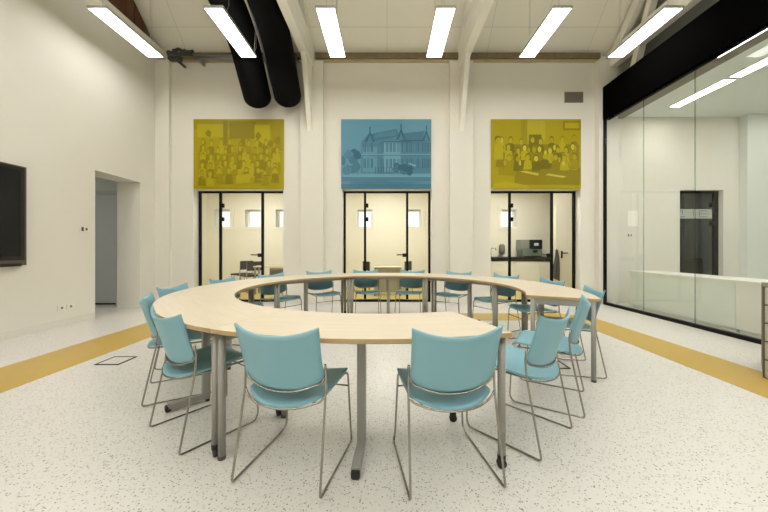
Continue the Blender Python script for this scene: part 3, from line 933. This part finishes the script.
# pantry
t = thing('pantry_counter', 'black worktop over white cupboards behind the right glass door', 'counter', (3.4, 9.42, 0))
MB().box(-1.7, 1.8, 0, .575, .83, .95).build('worktop', M['black_stone'], t, bev=.004)
MB().box(-1.7, 1.8, .04, .575, 0, .83).build('base_unit', M['white'], t)
for k in range(5):
    x = -1.68 + k * .7
    MB().box(x, x + .66, .02, .04, .1, .81).build('cupboard_door', M['white'], t, bev=.003)
t = thing('coffee_machine', 'dark coffee machine on the black pantry worktop', 'coffee machine', (4.36, 9.55, .95))
MB().box(-.30, .30, 0, .35, .02, .26).build('base', M['teal'], t, bev=.02)
MB().box(-.34, -.06, .02, .36, .22, .52).build('bean_hopper', M['silver'], t, bev=.012)
MB().box(-.08, .30, -.02, .36, .24, .52).build('head', M['bezel'], t, bev=.012)
MB().box(.05, .18, -.026, -.018, .34, .42).build('display', M['display'], t)
MB().box(.02, .14, -.06, .0, .14, .2).build('spout', M['bezel'], t, bev=.01)
MB().box(-.25, .25, -.06, .02, 0, .03).build('drip_tray', M['bezel'], t, bev=.005)
t = thing('pantry_tap', 'slim chrome tap at the left end of the pantry worktop', 'tap', (3.14, 9.62, .95))
MB().cyl((0, 0, 0), (0, 0, .03), .03, 14).build('base', M['chrome'], t)
MB().tube(fillet([(0, 0, .02), (0, 0, .26), (.14, -.02, .28), (.15, -.02, .2)], .06), .013, 8).build('spout', M['chrome'], t)
t = thing('soap_dispenser', 'grey soap dispenser on the wall right of the chrome tap', 'dispenser', (3.58, YB - .10, 1.02))
MB().lathe([(.03, 0), (.07, .03), (.085, .12), (.085, .28), (.07, .3)], 18).build('bottle', M['vent'], t)
MB().cyl((0, 0, .29), (0, 0, .33), .06, 14).build('cap', M['silver'], t)
MB().box(-.05, .05, .06, .1, .1, .28).build('wall_bracket', M['steel'], t)
d = thing('door_6', None, None, (5.1, 8.62, 0)); d['kind'] = 'structure'
MB().box(-.55, .4, -.03, .0, .02, 2.35).build('door_leaf', M['white'], d, bev=.004)
h = MB(); h.box(-.40, -.36, -.04, -.02, .94, 1.14); h.tube(fillet([(-.38, -.03, 1.08), (-.38, -.08, 1.08), (-.25, -.08, 1.08)], .02), .013, 8)
h.build('door_handle', M['black'], d)
t = thing('hanging_towel', 'grey towel hanging from a hook behind the right glass door', 'towel', (4.56, 8.60, 0))
MB().tube(fillet([(0, 0.02, 1.16), (0, -.06, 1.16), (0, -.07, 1.2)], .02), .008, 8).build('hook', M['black'], t)
def tw(u, v):
    a = u * 2 - 1; w = .03 + .07 * min(1, v * 1.6)
    return (a * w + .015 * math.sin(v * 5), -.055 + .022 * math.sin(a * 7 + v * 2) * min(1, v * 2), 1.17 - v * .80 - .04 * a * v)
MB().shell(tw, 16, 18, .012).build('cloth', M['towel'], t)

# ------------------------------------------------------------------ unseen ceiling panels added to brighten the secondary rooms
def added_light(x, y, z, w, l, strength, label):
    t = thing('added_ceiling_panel', label, 'ceiling light', (x, y, z), 0, 'added ceiling panels in the rooms behind')
    mb = MB(); mb.box(-w - .02, w + .02, -l - .02, l + .02, -.01, 0); mb.build('frame', M['lampbody'], t)
    MB().box(-w, w, -l, l, -.014, -.0105).build('diffuser', emit('added_panel_glow', (1, .965, .90, 1), strength), t)
for i, x in enumerate((-3.7, 0, 3.5)):
    added_light(x, 8.2, 3.1, .3, .6, 30, 'square ceiling panel of the %s rear room, unseen, added for light' % ('left', 'middle', 'right')[i])
added_light(-6.9, 5.0, 3.0, .2, .3, 14, 'small ceiling panel of the corridor, unseen, added for light')
added_light(7.6, 8.2, 3.0, .2, .3, 14, 'small ceiling panel of the lobby, unseen, added for light')

w = bpy.data.worlds.new('world'); scene.world = w; w.use_nodes = True
w.node_tree.nodes['Background'].inputs[0].default_value = (.92, .96, 1, 1)
w.node_tree.nodes['Background'].inputs[1].default_value = 1.6

vs = scene.view_settings
scene.display_settings.display_device = 'sRGB'
vs.view_transform = 'Standard'; vs.look = 'None'; vs.exposure = 0.0; vs.gamma = 1.0; vs.use_curve_mapping = False
